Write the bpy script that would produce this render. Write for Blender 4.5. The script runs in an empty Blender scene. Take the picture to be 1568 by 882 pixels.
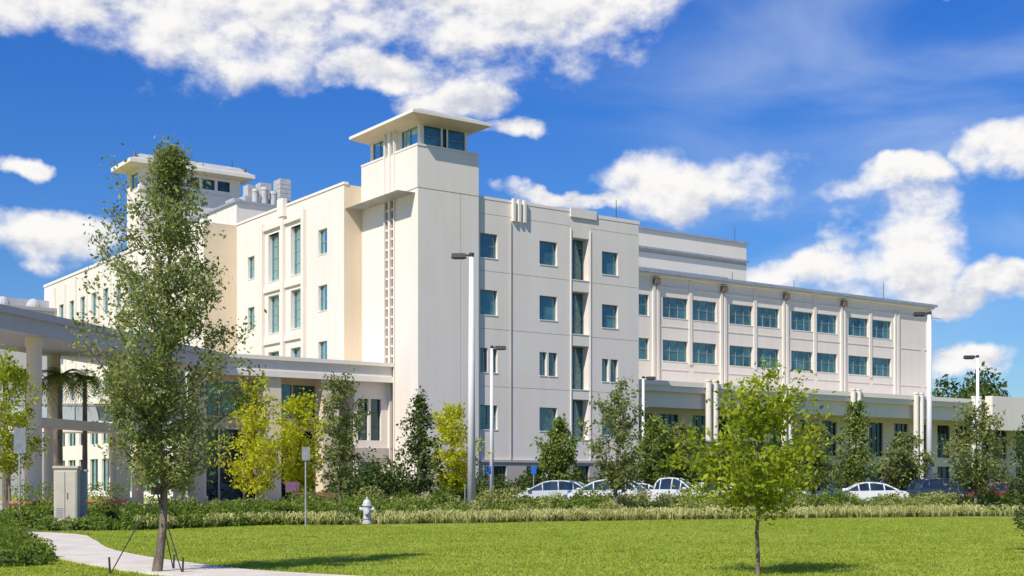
import bpy, math, random
import numpy as np
from mathutils import Vector, Matrix
random.seed(7)
rng = np.random.default_rng(7)
scene = bpy.context.scene
COL = scene.collection

# ------------------------------------------------------------------ camera
EYE = 1.6
F = 2010.0 / 1568.0
cam_d = bpy.data.cameras.new("camera"); cam = bpy.data.objects.new("camera", cam_d)
COL.objects.link(cam); scene.camera = cam
cam.location = (0, 0, EYE); cam.rotation_euler = (math.radians(90), 0, 0)
cam_d.sensor_width = 36; cam_d.lens = 36 * F; cam_d.shift_y = 297 / 1568.0
cam_d.clip_end = 6000; cam_d.clip_start = 0.5

# ------------------------------------------------------------------ helpers
class MB:
    def __init__(s): s.v = []; s.f = []
    def poly(s, pts):
        n = len(s.v); s.v += [tuple(p) for p in pts]; s.f.append(tuple(range(n, n + len(pts))))
    def hexa(s, c):
        n = len(s.v); s.v += [tuple(p) for p in c]
        for q in ((0,3,2,1),(4,5,6,7),(0,1,5,4),(1,2,6,5),(2,3,7,6),(3,0,4,7)):
            s.f.append(tuple(n + i for i in q))
    def box(s, x0, x1, y0, y1, z0, z1):
        s.hexa([(x0,y0,z0),(x1,y0,z0),(x1,y1,z0),(x0,y1,z0),(x0,y0,z1),(x1,y0,z1),(x1,y1,z1),(x0,y1,z1)])
    def tube(s, p0, p1, r0, r1, n=8, caps=True):
        p0 = Vector(p0); p1 = Vector(p1); d = (p1 - p0)
        if d.length < 1e-6: return
        d.normalize(); a = d.orthogonal().normalized(); b = d.cross(a)
        k = len(s.v)
        for p, r in ((p0, r0), (p1, r1)):
            for i in range(n):
                t = 2 * math.pi * i / n
                s.v.append(tuple(p + (a * math.cos(t) + b * math.sin(t)) * r))
        for i in range(n):
            j = (i + 1) % n
            s.f.append((k + i, k + j, k + n + j, k + n + i))
        if caps:
            s.f.append(tuple(k + i for i in reversed(range(n)))); s.f.append(tuple(k + n + i for i in range(n)))
    def dome(s, c, r, h, n=12, m=4):
        c = Vector(c)
        prev = None
        for j in range(m + 1):
            t = math.pi / 2 * j / m
            ring = [c + Vector((r*math.cos(t)*math.cos(2*math.pi*i/n), r*math.cos(t)*math.sin(2*math.pi*i/n), h*math.sin(t))) for i in range(n)]
            if prev:
                for i in range(n):
                    s.poly([prev[i], prev[(i+1)%n], ring[(i+1)%n], ring[i]])
            prev = ring
    def obj(s, name, mat, parent=None, smooth=False, bevel=0):
        me = bpy.data.meshes.new(name); me.from_pydata(s.v, [], s.f); me.update()
        me.materials.append(mat)
        if smooth:
            for p in me.polygons: p.use_smooth = True
        o = bpy.data.objects.new(name, me); COL.objects.link(o)
        if parent: o.parent = parent
        if bevel:
            b = o.modifiers.new("bevel", 'BEVEL'); b.width = bevel; b.segments = 2; b.limit_method = 'ANGLE'
        return o

def empty(name, loc=(0,0,0), rz=0):
    e = bpy.data.objects.new(name, None); COL.objects.link(e)
    e.location = loc; e.rotation_euler = (0, 0, rz); e.empty_display_size = 0.5
    return e

def nmesh(name, verts, faces, mat, parent=None):
    me = bpy.data.meshes.new(name)
    nv, (nf, k) = len(verts), faces.shape
    me.vertices.add(nv); me.vertices.foreach_set("co", verts.astype(np.float32).ravel())
    me.loops.add(nf * k); me.loops.foreach_set("vertex_index", faces.astype(np.int32).ravel())
    me.polygons.add(nf); me.polygons.foreach_set("loop_start", np.arange(0, nf * k, k, dtype=np.int32))
    me.update(calc_edges=True); me.materials.append(mat)
    o = bpy.data.objects.new(name, me); COL.objects.link(o)
    if parent: o.parent = parent
    return o

def mat(name):
    m = bpy.data.materials.new(name); m.use_nodes = True
    nt = m.node_tree; b = nt.nodes["Principled BSDF"]
    return m, nt, b

def nd(nt, t, **kw):
    n = nt.nodes.new(t)
    for k, v in kw.items(): setattr(n, k, v)
    return n

def rgba(c): return (c[0], c[1], c[2], 1)

def noise_mat(name, c1, c2, scale=1.0, rough=0.8, bump=0.0, bscale=30, stretch=(1,1,1), lo=.35, hi=.65, c3=None, s3=0.2, spec=.3, metallic=0):
    m, nt, b = mat(name); L = nt.links.new
    tc = nd(nt, "ShaderNodeTexCoord"); mp = nd(nt, "ShaderNodeMapping"); mp.inputs["Scale"].default_value = stretch
    L(tc.outputs["Object"], mp.inputs["Vector"])
    n = nd(nt, "ShaderNodeTexNoise"); n.inputs["Scale"].default_value = scale; n.inputs["Detail"].default_value = 4
    n.inputs["Roughness"].default_value = .6
    L(mp.outputs[0], n.inputs["Vector"])
    r = nd(nt, "ShaderNodeValToRGB"); r.color_ramp.elements[0].position = lo; r.color_ramp.elements[1].position = hi
    r.color_ramp.elements[0].color = rgba(c1); r.color_ramp.elements[1].color = rgba(c2)
    L(n.outputs["Fac"], r.inputs[0]); out = r.outputs[0]
    if c3:
        n3 = nd(nt, "ShaderNodeTexNoise"); n3.inputs["Scale"].default_value = s3; n3.inputs["Detail"].default_value = 4
        L(tc.outputs["Object"], n3.inputs["Vector"])
        r3 = nd(nt, "ShaderNodeValToRGB"); r3.color_ramp.elements[0].position = .42; r3.color_ramp.elements[1].position = .68
        L(n3.outputs["Fac"], r3.inputs[0])
        mx = nd(nt, "ShaderNodeMix", data_type='RGBA'); L(r3.outputs[0], mx.inputs[0])
        L(out, mx.inputs[6]); mx.inputs[7].default_value = rgba(c3); out = mx.outputs[2]
    L(out, b.inputs["Base Color"]); b.inputs["Roughness"].default_value = rough
    b.inputs["Specular IOR Level"].default_value = spec; b.inputs["Metallic"].default_value = metallic
    if bump:
        nb = nd(nt, "ShaderNodeTexNoise"); nb.inputs["Scale"].default_value = bscale; nb.inputs["Detail"].default_value = 3
        L(tc.outputs["Object"], nb.inputs["Vector"])
        bp = nd(nt, "ShaderNodeBump"); bp.inputs["Strength"].default_value = bump; bp.inputs["Distance"].default_value = .05
        L(nb.outputs["Fac"], bp.inputs["Height"]); L(bp.outputs[0], b.inputs["Normal"])
    return m

def stucco(name, c, dirt=.95):
    m, nt, b = mat(name); L = nt.links.new
    tc = nd(nt, "ShaderNodeTexCoord")
    mp = nd(nt, "ShaderNodeMapping"); mp.inputs["Scale"].default_value = (1.6, 1.6, .09)
    L(tc.outputs["Object"], mp.inputs["Vector"])
    n = nd(nt, "ShaderNodeTexNoise"); n.inputs["Scale"].default_value = 1.0; n.inputs["Detail"].default_value = 4
    L(mp.outputs[0], n.inputs["Vector"])
    n2 = nd(nt, "ShaderNodeTexNoise"); n2.inputs["Scale"].default_value = .22; n2.inputs["Detail"].default_value = 5
    L(tc.outputs["Object"], n2.inputs["Vector"])
    ad = nd(nt, "ShaderNodeMath", operation='ADD'); L(n.outputs[0], ad.inputs[0]); L(n2.outputs[0], ad.inputs[1])
    r = nd(nt, "ShaderNodeValToRGB"); r.color_ramp.elements[0].position = .36; r.color_ramp.elements[1].position = .56
    h = nd(nt, "ShaderNodeMath", operation='MULTIPLY'); h.inputs[1].default_value = .5; L(ad.outputs[0], h.inputs[0])
    r.color_ramp.elements[0].color = rgba([c[0]*dirt, c[1]*dirt*.99, c[2]*dirt*.97]); r.color_ramp.elements[1].color = rgba(c)
    L(h.outputs[0], r.inputs[0]); L(r.outputs[0], b.inputs["Base Color"])
    b.inputs["Roughness"].default_value = .9; b.inputs["Specular IOR Level"].default_value = .15
    return m

def leafmat(name, c1, c2, c3=None, trans=.35):
    m = bpy.data.materials.new(name); m.use_nodes = True; nt = m.node_tree; L = nt.links.new
    nt.nodes.clear()
    g = nd(nt, "ShaderNodeNewGeometry"); tc = nd(nt, "ShaderNodeTexCoord")
    r = nd(nt, "ShaderNodeValToRGB"); r.color_ramp.elements[0].color = rgba(c1); r.color_ramp.elements[1].color = rgba(c2)
    if c3:
        e = r.color_ramp.elements.new(.80); e.color = rgba(c2); r.color_ramp.elements[-1].color = rgba(c3)
    n = nd(nt, "ShaderNodeTexNoise"); n.inputs["Scale"].default_value = 1.1; n.inputs["Detail"].default_value = 1
    L(tc.outputs["Object"], n.inputs["Vector"])
    a = nd(nt, "ShaderNodeMath", operation='MULTIPLY_ADD'); L(n.outputs[0], a.inputs[0]); a.inputs[1].default_value = 1.1
    s = nd(nt, "ShaderNodeMath", operation='MULTIPLY_ADD'); L(g.outputs["Random Per Island"], s.inputs[0]); s.inputs[1].default_value = .75; s.inputs[2].default_value = -.42
    L(s.outputs[0], a.inputs[2]); L(a.outputs[0], r.inputs[0])
    d = nd(nt, "ShaderNodeBsdfDiffuse"); t = nd(nt, "ShaderNodeBsdfTranslucent")
    hs = nd(nt, "ShaderNodeHueSaturation"); hs.inputs["Hue"].default_value = .485; hs.inputs["Saturation"].default_value = 1.1; hs.inputs["Value"].default_value = 1.6
    L(r.outputs[0], hs.inputs["Color"])
    L(r.outputs[0], d.inputs[0]); L(hs.outputs[0], t.inputs[0])
    mx = nd(nt, "ShaderNodeMixShader"); mx.inputs[0].default_value = trans; L(d.outputs[0], mx.inputs[1]); L(t.outputs[0], mx.inputs[2])
    o = nd(nt, "ShaderNodeOutputMaterial"); L(mx.outputs[0], o.inputs[0])
    return m

def glassmat(name, c1, c2, refl=.3, wob=.35):
    m = bpy.data.materials.new(name); m.use_nodes = True; nt = m.node_tree; L = nt.links.new
    nt.nodes.clear()
    g = nd(nt, "ShaderNodeNewGeometry"); tc = nd(nt, "ShaderNodeTexCoord")
    n = nd(nt, "ShaderNodeTexNoise"); n.inputs["Scale"].default_value = .8; n.inputs["Detail"].default_value = 4
    L(tc.outputs["Object"], n.inputs["Vector"])
    a = nd(nt, "ShaderNodeMath", operation='MULTIPLY_ADD'); L(g.outputs["Random Per Island"], a.inputs[0]); a.inputs[1].default_value = .6
    b2 = nd(nt, "ShaderNodeMath", operation='MULTIPLY_ADD'); L(n.outputs[0], b2.inputs[0]); b2.inputs[1].default_value = 1.8; b2.inputs[2].default_value = -.75
    L(b2.outputs[0], a.inputs[2])
    r = nd(nt, "ShaderNodeValToRGB"); r.color_ramp.elements[0].color = rgba(c1); r.color_ramp.elements[1].color = rgba(c2)
    L(a.outputs[0], r.inputs[0])
    d = nd(nt, "ShaderNodeBsdfDiffuse"); L(r.outputs[0], d.inputs[0])
    gl = nd(nt, "ShaderNodeBsdfGlossy"); gl.inputs["Roughness"].default_value = .03; gl.inputs["Color"].default_value = (.50,.80,.84,1)
    nb = nd(nt, "ShaderNodeTexNoise"); nb.inputs["Scale"].default_value = .9; nb.inputs["Detail"].default_value = 2
    L(tc.outputs["Object"], nb.inputs["Vector"])
    bp = nd(nt, "ShaderNodeBump"); bp.inputs["Strength"].default_value = wob; bp.inputs["Distance"].default_value = .05
    L(nb.outputs[0], bp.inputs["Height"]); L(bp.outputs[0], gl.inputs["Normal"])
    fr = nd(nt, "ShaderNodeFresnel"); fr.inputs[0].default_value = 1.5
    ad = nd(nt, "ShaderNodeMath", operation='ADD', use_clamp=True); ad.inputs[1].default_value = refl; L(fr.outputs[0], ad.inputs[0])
    mx = nd(nt, "ShaderNodeMixShader"); L(ad.outputs[0], mx.inputs[0]); L(d.outputs[0], mx.inputs[1]); L(gl.outputs[0], mx.inputs[2])
    o = nd(nt, "ShaderNodeOutputMaterial"); L(mx.outputs[0], o.inputs[0])
    return m

M_WALL = stucco("stucco_white", (.80, .725, .635))
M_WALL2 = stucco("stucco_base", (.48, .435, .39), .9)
M_TRIM = stucco("trim_white", (.82, .75, .66), .97)
M_CREAM = stucco("stucco_cream", (.74, .61, .44), .93)
M_LAV = stucco("fascia_shade_grey", (.50, .49, .51), .93)  # lavender grey puts the canopy fascia's shade into the base colour
M_COPE = noise_mat("metal_coping", (.27,.31,.37), (.36,.40,.46), 2, .45, spec=.5)
M_FRAME = noise_mat("window_frame", (.20,.24,.25), (.28,.32,.32), 3, .5)
M_DFRAME = noise_mat("dark_frame", (.05,.05,.055), (.08,.08,.08), 3, .5)
M_GLASS = glassmat("window_glass", (.008,.028,.035), (.08,.20,.21), .13)
M_GLASSD = glassmat("lobby_glass", (.008,.012,.016), (.035,.06,.07), .05)
M_BROWN = noise_mat("bronze_trim", (.16,.10,.07), (.28,.19,.14), 4, .7)
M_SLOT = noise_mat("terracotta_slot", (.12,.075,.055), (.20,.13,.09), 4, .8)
M_ROOF = noise_mat("roof_membrane", (.38,.38,.37), (.5,.5,.48), .5, .9)
M_CONC = noise_mat("concrete", (.50,.48,.44), (.62,.60,.56), 1.5, .9, .3, 40)
M_POLE = noise_mat("concrete_pole", (.74,.72,.69), (.82,.80,.77), 1.5, .8)
M_BRONZE = noise_mat("dark_bronze", (.035,.03,.03), (.06,.05,.05), 5, .45, spec=.5)
M_GREYMET = noise_mat("grey_metal", (.28,.29,.31), (.38,.39,.41), 6, .5, spec=.5)
M_HVAC = noise_mat("hvac_paint", (.42,.41,.40), (.56,.54,.52), 2, .6)
M_BARK = noise_mat("bark", (.12,.09,.065), (.26,.21,.16), 9, .95, .6, 30, (1,1,.3))
M_LAWNG = noise_mat("grass_ground", (.16,.21,.03), (.27,.33,.05), 1.0, .95, .5, 25, stretch=(.5,1.6,1), c3=(.33,.37,.08), s3=.14)
M_MULCH = noise_mat("mulch", (.07,.06,.03), (.15,.13,.06), 3, .95, .6, 20)
M_ASPH = noise_mat("asphalt", (.045,.045,.047), (.07,.07,.07), 4, .9, .2, 60)
M_PATH = noise_mat("concrete_path", (.60,.53,.44), (.74,.66,.56), 1.2, .9, .3, 50)
M_PLAZA = noise_mat("plaza_paving", (.42,.36,.30), (.55,.50,.44), .8, .9)
M_PAINT = noise_mat("road_paint", (.7,.7,.68), (.8,.8,.78), 5, .7)

# ------------------------------------------------------------------ world
SUN_AZ = (-.53, -.848); SUN_EL = math.radians(46)
w = bpy.data.worlds.new("World"); scene.world = w; w.use_nodes = True
try:
    w.cycles.sampling_method = 'MANUAL'; w.cycles.sample_map_resolution = 256
except Exception as ex: print(ex)
nt = w.node_tree; nt.nodes.clear(); L = nt.links.new
sky = nd(nt, "ShaderNodeTexSky"); sky.sky_type = 'NISHITA'; sky.sun_disc = False
sky.sun_elevation = SUN_EL; sky.sun_rotation = math.radians(212); sky.air_density = 1.0; sky.dust_density = .5; sky.ozone_density = 2.5
tc = nd(nt, "ShaderNodeTexCoord"); sp = nd(nt, "ShaderNodeSeparateXYZ"); L(tc.outputs["Generated"], sp.inputs[0])
def MT(op, a=None, b=None, c=None, clamp=False):
    n = nd(nt, "ShaderNodeMath", operation=op, use_clamp=clamp)
    for i, x in enumerate((a, b, c)):
        if x is None: continue
        if isinstance(x, (int, float)): n.inputs[i].default_value = x
        else: L(x, n.inputs[i])
    return n.outputs[0]
az = MT('ARCTAN2', sp.outputs[0], sp.outputs[1])
hl = MT('SQRT', MT('ADD', MT('MULTIPLY', sp.outputs[0], sp.outputs[0]), MT('MULTIPLY', sp.outputs[1], sp.outputs[1])))
el = MT('DIVIDE', sp.outputs[2], MT('MAXIMUM', hl, .02))
cb = nd(nt, "ShaderNodeCombineXYZ"); L(az, cb.inputs[0]); L(el, cb.inputs[1]); P0 = cb.outputs[0]
clouds = [(330,-70,430,182),(790,-35,270,142),(1045,275,150,56),(1385,395,92,112),(1365,284,100,28),(1545,236,62,42),(1235,418,115,34),(70,352,125,42),
 (60,-5,120,66),(590,98,95,36),(700,135,90,46),(790,190,70,24),(880,302,120,20),(1550,440,75,30),(1490,558,70,24),(1495,-5,60,14),(28,250,42,20),(1440,475,90,26)]
def dists(P, cl):
    M = None
    for (cx, cy, rx, ry) in cl:
        k = (cx - 784) / 2010; a0 = math.atan(k); e0 = (738 - cy) / 2010 * math.cos(a0)
        sx, sy = 2010 / rx, 2010 / ry
        n = nd(nt, "ShaderNodeVectorMath", operation='MULTIPLY_ADD'); L(P, n.inputs[0])
        n.inputs[1].default_value = (sx, sy, 0); n.inputs[2].default_value = (-a0 * sx, -e0 * sy, 0)
        l = nd(nt, "ShaderNodeVectorMath", operation='DOT_PRODUCT'); L(n.outputs[0], l.inputs[0]); L(n.outputs[0], l.inputs[1])
        M = l.outputs["Value"] if M is None else MT('MINIMUM', M, l.outputs["Value"])
    return M
nwp = nd(nt, "ShaderNodeTexNoise"); nwp.inputs["Scale"].default_value = 10; nwp.inputs["Detail"].default_value = 5; nwp.inputs["Roughness"].default_value = .55; L(P0, nwp.inputs["Vector"])
wv = nd(nt, "ShaderNodeVectorMath", operation='MULTIPLY_ADD'); L(nwp.outputs["Color"], wv.inputs[0]); wv.inputs[1].default_value = (.13,.075,0); L(P0, wv.inputs[2])
wv2 = nd(nt, "ShaderNodeVectorMath", operation='ADD'); L(wv.outputs[0], wv2.inputs[0]); wv2.inputs[1].default_value = (-.065,-.0375,0)
M = MT('MAXIMUM', MT('SUBTRACT', 1.0, dists(wv2.outputs[0], clouds)), -1.3)
wv3 = nd(nt, "ShaderNodeVectorMath", operation='ADD'); L(wv2.outputs[0], wv3.inputs[0]); wv3.inputs[1].default_value = (-.004,.013,0)
Ma = MT('MAXIMUM', MT('SUBTRACT', 1.0, dists(wv2.outputs[0], clouds[:8])), -1.3)
Mb = MT('MAXIMUM', MT('SUBTRACT', 1.0, dists(wv3.outputs[0], clouds[:8])), -1.3)
def cn(off):
    mp = nd(nt, "ShaderNodeMapping"); mp.inputs["Scale"].default_value = (19, 25, 1); mp.inputs["Location"].default_value = (3.3+off[0], 1.7+off[1], 0)
    L(P0, mp.inputs[0])
    n = nd(nt, "ShaderNodeTexNoise"); n.inputs["Scale"].default_value = 1; n.inputs["Detail"].default_value = 7; n.inputs["Roughness"].default_value = .58
    L(mp.outputs[0], n.inputs["Vector"]); return n.outputs[0]
n1 = cn((0,0)); n2 = cn((-.08,.22))
def ramp(x, lo, hi, smooth=True):
    n = nd(nt, "ShaderNodeMapRange"); n.interpolation_type = 'SMOOTHSTEP' if smooth else 'LINEAR'; L(x, n.inputs[0])
    n.inputs[1].default_value = lo; n.inputs[2].default_value = hi; return n.outputs[0]
f1 = MT('ADD', M, MT('MULTIPLY_ADD', n1, 2.8, -1.38))
dens = ramp(f1, -.25, .85)
sl = MT('ADD', MT('MULTIPLY', MT('SUBTRACT', n1, n2), 1.3), MT('MULTIPLY', MT('SUBTRACT', Ma, Mb), .22))
shade = ramp(MT('SUBTRACT', sl, MT('MULTIPLY', ramp(f1, .5, 1.9), .12)), -.34, .10)
mp = nd(nt, "ShaderNodeMapping"); mp.inputs["Scale"].default_value = (3.2, 9, 1); mp.inputs["Rotation"].default_value = (0, 0, math.radians(38)); L(P0, mp.inputs[0])
nw = nd(nt, "ShaderNodeTexNoise"); nw.inputs["Detail"].default_value = 6; nw.inputs["Scale"].default_value = 1.3; nw.inputs["Distortion"].default_value = .6; L(mp.outputs[0], nw.inputs["Vector"])
wisp = MT('MULTIPLY', MT('MULTIPLY', ramp(nw.outputs[0], .38, .80), ramp(az, -.04, .28)), .50)
cc = nd(nt, "ShaderNodeMix", data_type='RGBA'); L(shade, cc.inputs[0])
cc.inputs[6].default_value = (5.7, 6.0, 7.0, 1); cc.inputs[7].default_value = (9.8, 9.6, 9.4, 1)
hs = nd(nt, "ShaderNodeHueSaturation"); L(sky.outputs[0], hs.inputs["Color"]); hs.inputs["Saturation"].default_value = 1.25; hs.inputs["Hue"].default_value = .508
tint = nd(nt, "ShaderNodeMix", data_type='RGBA'); L(ramp(el, .0, .34, False), tint.inputs[0])
tint.inputs[6].default_value = (.68, .85, 1.03, 1); tint.inputs[7].default_value = (.42, .88, 1.40, 1)
ml = nd(nt, "ShaderNodeMix", data_type='RGBA', blend_type='MULTIPLY'); ml.inputs[0].default_value = 1
L(hs.outputs[0], ml.inputs[6]); L(tint.outputs[2], ml.inputs[7])
mw = nd(nt, "ShaderNodeMix", data_type='RGBA'); L(wisp, mw.inputs[0]); L(ml.outputs[2], mw.inputs[6]); mw.inputs[7].default_value = (6.2, 7.2, 8.8, 1)
mc = nd(nt, "ShaderNodeMix", data_type='RGBA'); L(dens, mc.inputs[0]); L(mw.outputs[2], mc.inputs[6]); L(cc.outputs[2], mc.inputs[7])
bg = nd(nt, "ShaderNodeBackground"); bg.inputs[1].default_value = .1; L(mc.outputs[2], bg.inputs[0])
wo = nd(nt, "ShaderNodeOutputWorld"); L(bg.outputs[0], wo.inputs[0])
scene.view_settings.view_transform = 'Standard'; scene.view_settings.look = 'None'; scene.view_settings.exposure = 0

sd = bpy.data.lights.new("sun", 'SUN'); sd.energy = 5.0; sd.angle = math.radians(.5); sd.color = (1, .94, .83)
so = bpy.data.objects.new("sun", sd); COL.objects.link(so)
ce = math.cos(SUN_EL); to = Vector((SUN_AZ[0]*ce, SUN_AZ[1]*ce, math.sin(SUN_EL)))
so.rotation_euler = (-to).to_track_quat('-Z', 'Y').to_euler(); so.location = (-50, -50, 80)

# ------------------------------------------------------------------ hospital (local frame: x along the front, y to the back)
ANG = math.atan2(.581, .814)
hosp = empty("hospital_building", (-7.28, 101.7, 0), ANG)
W, W2, T, CR, G, GD, FR, DF, RF, CP, BR, SL = (MB() for _ in range(12))

def front(c): return lambda a, z, d: (a, c + d, z)
def left(c): return lambda a, z, d: (c + d, a, z)
def bar(mb, P, a0, a1, z0, z1, d0, d1):
    mb.hexa([P(a0,z0,d0),P(a1,z0,d0),P(a1,z0,d1),P(a0,z0,d1),P(a0,z1,d0),P(a1,z1,d0),P(a1,z1,d1),P(a0,z1,d1)])
def facade(P, a0, a1, z0, z1, holes, wall=None, rec=.35):
    wall = wall or W
    hs = []
    for h in holes:
        h = list(h) + [None] * (8 - len(h)); hs.append(h)
    xs = sorted({a0, a1} | {h[0] for h in hs} | {h[1] for h in hs}); zs = sorted({z0, z1} | {h[2] for h in hs} | {h[3] for h in hs})
    xs = [x for x in xs if a0 <= x <= a1]; zs = [z for z in zs if z0 <= z <= z1]
    for i in range(len(xs) - 1):
        for j in range(len(zs) - 1):
            cx, cz = (xs[i] + xs[i+1]) / 2, (zs[j] + zs[j+1]) / 2
            if any(h[0] < cx < h[1] and h[2] < cz < h[3] for h in hs): continue
            wall.poly([P(xs[i],zs[j],0), P(xs[i+1],zs[j],0), P(xs[i+1],zs[j+1],0), P(xs[i],zs[j+1],0)])
    for h in hs:
        x0, x1, y0, y1, kind, nx, nz, r = h
        if kind == 'groove': r = .05
        r = r or rec
        for q in ((x0,y0,x1,y0),(x1,y0,x1,y1),(x1,y1,x0,y1),(x0,y1,x0,y0)):
            wall.poly([P(q[0],q[1],0), P(q[2],q[3],0), P(q[2],q[3],r), P(q[0],q[1],r)])
        if kind == 'groove':
            W2.poly([P(x0,y0,r), P(x1,y0,r), P(x1,y1,r), P(x0,y1,r)]); continue
        g = GD if kind == 'dark' else G
        fm = DF if kind == 'dark' else FR
        fw = .05
        for i in range(nx):
            for j in range(nz):
                ax0 = x0 + (x1-x0)*i/nx; ax1 = x0 + (x1-x0)*(i+1)/nx; az0 = y0 + (y1-y0)*j/nz; az1 = y0 + (y1-y0)*(j+1)/nz
                g.poly([P(ax0,az0,r-.03), P(ax1,az0,r-.03), P(ax1,az1,r-.03), P(ax0,az1,r-.03)])
        e = .004
        bar(fm, P, x0+e, x1-e, y0+e, y0+fw, r-.12, r); bar(fm, P, x0+e, x1-e, y1-fw, y1-e, r-.12, r)
        bar(fm, P, x0+e, x0+fw, y0+fw+e, y1-fw-e, r-.118, r); bar(fm, P, x1-fw, x1-e, y0+fw+e, y1-fw-e, r-.118, r)
        for i in range(1, nx):
            m = x0 + (x1-x0)*i/nx; bar(fm, P, m-.03, m+.03, y0+fw+e, y1-fw-e, r-.10, r-.01)
        for j in range(1, nz):
            m = y0 + (y1-y0)*j/nz; bar(fm, P, x0+fw+e, x1-fw-e, m-.025, m+.025, r-.085, r-.012)
        if kind == 'win': bar(T, P, x0-.03, x1+.03, y0-.08, y0-.003, -.04, .03)

def cope(x0, x1, y0, y1, z, mb=None, h=.22, o=.08):
    (mb or T).box(x0-o, x1+o, y0-o, y1+o, z, z+h)

rows = [(19.7,21.65),(15.1,17.1),(10.45,12.4),(5.85,7.8)]
holes = []
for i, (a, b) in enumerate(rows):
    if i == 2:
        holes.append((6.05, 6.8, a, b, 'win', 1, 1)); holes.append((7.05, 7.75, a, b, 'win', 1, 1))
        for q0, q1 in ((12.0,12.75),(12.95,13.85)): holes.append((q0, q1, a, b, 'win', 1, 1))
        for q0, q1 in ((18.7,19.45),(19.65,20.5)): holes.append((q0, q1, a-.2, b-.2, 'win', 1, 1))
        continue
    holes.append((6.05, 7.75, a, b, 'win', 2 if i > 1 else 1, 2 if i in (0,3) else 1))
    holes.append((12.0, 13.85, a, b, 'win', 1, 1))
    holes.append((18.7, 20.5, a-.2, b-.2, 'win', 1, 2 if i == 1 else 1))
for a, b in ((18.75,22.3),(14.15,17.75),(9.45,13.15),(5.2,8.6)):
    holes.append((15.45, 17.25, a, b, 'win', 2, 5, .95))
MBf = front(.35)
for z in (9.3, 13.95, 18.6, 23.2):
    for a, b in ((5.85, 15.2), (17.5, 22.8)):
        holes.append((a, b, z, z+.035, 'groove'))
facade(MBf, 5.67, 22.86, 3.2, 24.4, holes)
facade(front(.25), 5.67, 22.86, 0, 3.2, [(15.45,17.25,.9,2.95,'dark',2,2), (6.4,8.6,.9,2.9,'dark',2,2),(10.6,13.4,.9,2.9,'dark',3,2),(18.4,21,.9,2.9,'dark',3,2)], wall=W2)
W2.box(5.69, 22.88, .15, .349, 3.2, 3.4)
W.poly([(22.86,.35,0),(22.86,26,0),(22.86,26,24.4),(22.86,.35,24.4)])
W.poly([(5.67,8.9,0),(5.67,26,0),(5.67,26,24.4),(5.67,8.9,24.4)])
RF.poly([(-1.6,.4,24.1),(22.8,.4,24.1),(22.8,26,24.1),(-1.6,26,24.1)])
cope(5.75, 17.3, .4, .8, 24.4); cope(17.5, 22.86, .4, .8, 24.2, h=.3); T.box(22.5,22.95,.9,26,24.4,24.6)
W.box(15.2, 18.0, .2, .346, 24.0, 24.75)
for s in (9.15, 9.7, 10.25):
    T.box(s, s+.22, .08, .345, 22.9, 24.75)
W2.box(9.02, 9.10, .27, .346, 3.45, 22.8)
for s in (15.25, 17.35):
    T.box(s, s+.1, .28, .347, 3.45, 23.0)

# tower
TW, TD, TZ = 5.67, 8.9, 27.7
facade(front(0), 0, TW, 0, TZ, [(.0001,TW-.0001,24.4,24.47,'groove'), (3.95,4.01,.3,24.4,'groove')])
facade(left(0), 0, 3.45, 0, 24.5, [])
facade(left(0), 5.1, TD, 0, 24.5, [])
facade(left(-.06), 0, 3.45, 24.5, TZ, []); facade(left(-.06), 5.1, TD, 24.5, TZ, [])
W.box(-.06, -.001, 0, 3.45, 24.44, 24.5); W.box(-.06, -.001, 5.1, TD, 24.44, 24.5)
W.poly([(-.06,0,24.5),(0,0,24.5),(0,0,TZ),(-.06,0,TZ)])
W.poly([(-.06,3.45,0),(.08,3.45,0),(.08,3.45,TZ),(-.06,3.45,TZ)]); W.poly([(-.06,5.1,0),(.08,5.1,0),(.08,5.1,TZ),(-.06,5.1,TZ)])
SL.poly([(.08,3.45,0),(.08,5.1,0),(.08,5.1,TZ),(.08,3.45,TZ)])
W.box(-.14, .079, 4.13, 4.42, 0, 29.6); W.box(-.14, .079, 3.46, 3.60, 0, 29.6); W.box(-.14, .079, 4.95, 5.09, 0, 29.6)
z = 11.6
while z < 24.2:
    W.box(.0, .078, 3.605, 4.125, z, z+.16); W.box(.0, .078, 4.425, 4.945, z, z+.16); z += .78
W.box(-.02, .078, 3.605, 4.125, 24.5, TZ-.02); W.box(-.02, .078, 4.425, 4.945, 24.5, TZ-.02)
W.poly([(0,TD,0),(TW,TD,0),(TW,TD,TZ),(0,TD,TZ)]); W.poly([(TW,0,0),(TW,TD,0),(TW,TD,TZ),(TW,0,TZ)])
RF.poly([(0,0,TZ-.01),(TW,0,TZ-.01),(TW,TD,TZ-.01),(0,TD,TZ-.01)])
for bx in ((-.1,TW+.04,-.05,.3),(-.1,.25,.301,3.44),(-.1,.25,5.12,TD),(TW-.3,TW+.04,.301,TD)):
    W.box(bx[0], bx[1], bx[2], bx[3], TZ+.002, TZ+.16)
x0, x1, y0, y1 = .45, 4.85, .45, 8.3
facade(front(y0), x0, x1, TZ, 29.75, [(x0+.35,x0+1.95,TZ+.15,29.5,'win',1,2,.15),(x0+2.1,x0+2.45,TZ+.15,29.5,'dark',1,1,.12),(x0+2.6,x0+4.2,TZ+.15,29.5,'win',1,2,.15)], wall=T)
facade(left(x0), y0, y1, TZ, 29.75, [(y0+.35,y0+2.8,TZ+.25,29.45,'win',2,2,.15),(y0+5.2,y0+7.4,TZ+.25,29.45,'win',2,2,.15)], wall=T)
T.poly([(x1,y0,TZ),(x1,y1,TZ),(x1,y1,29.75),(x1,y0,29.75)]); T.poly([(x0,y1,TZ),(x1,y1,TZ),(x1,y1,29.75),(x0,y1,29.75)])
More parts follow.
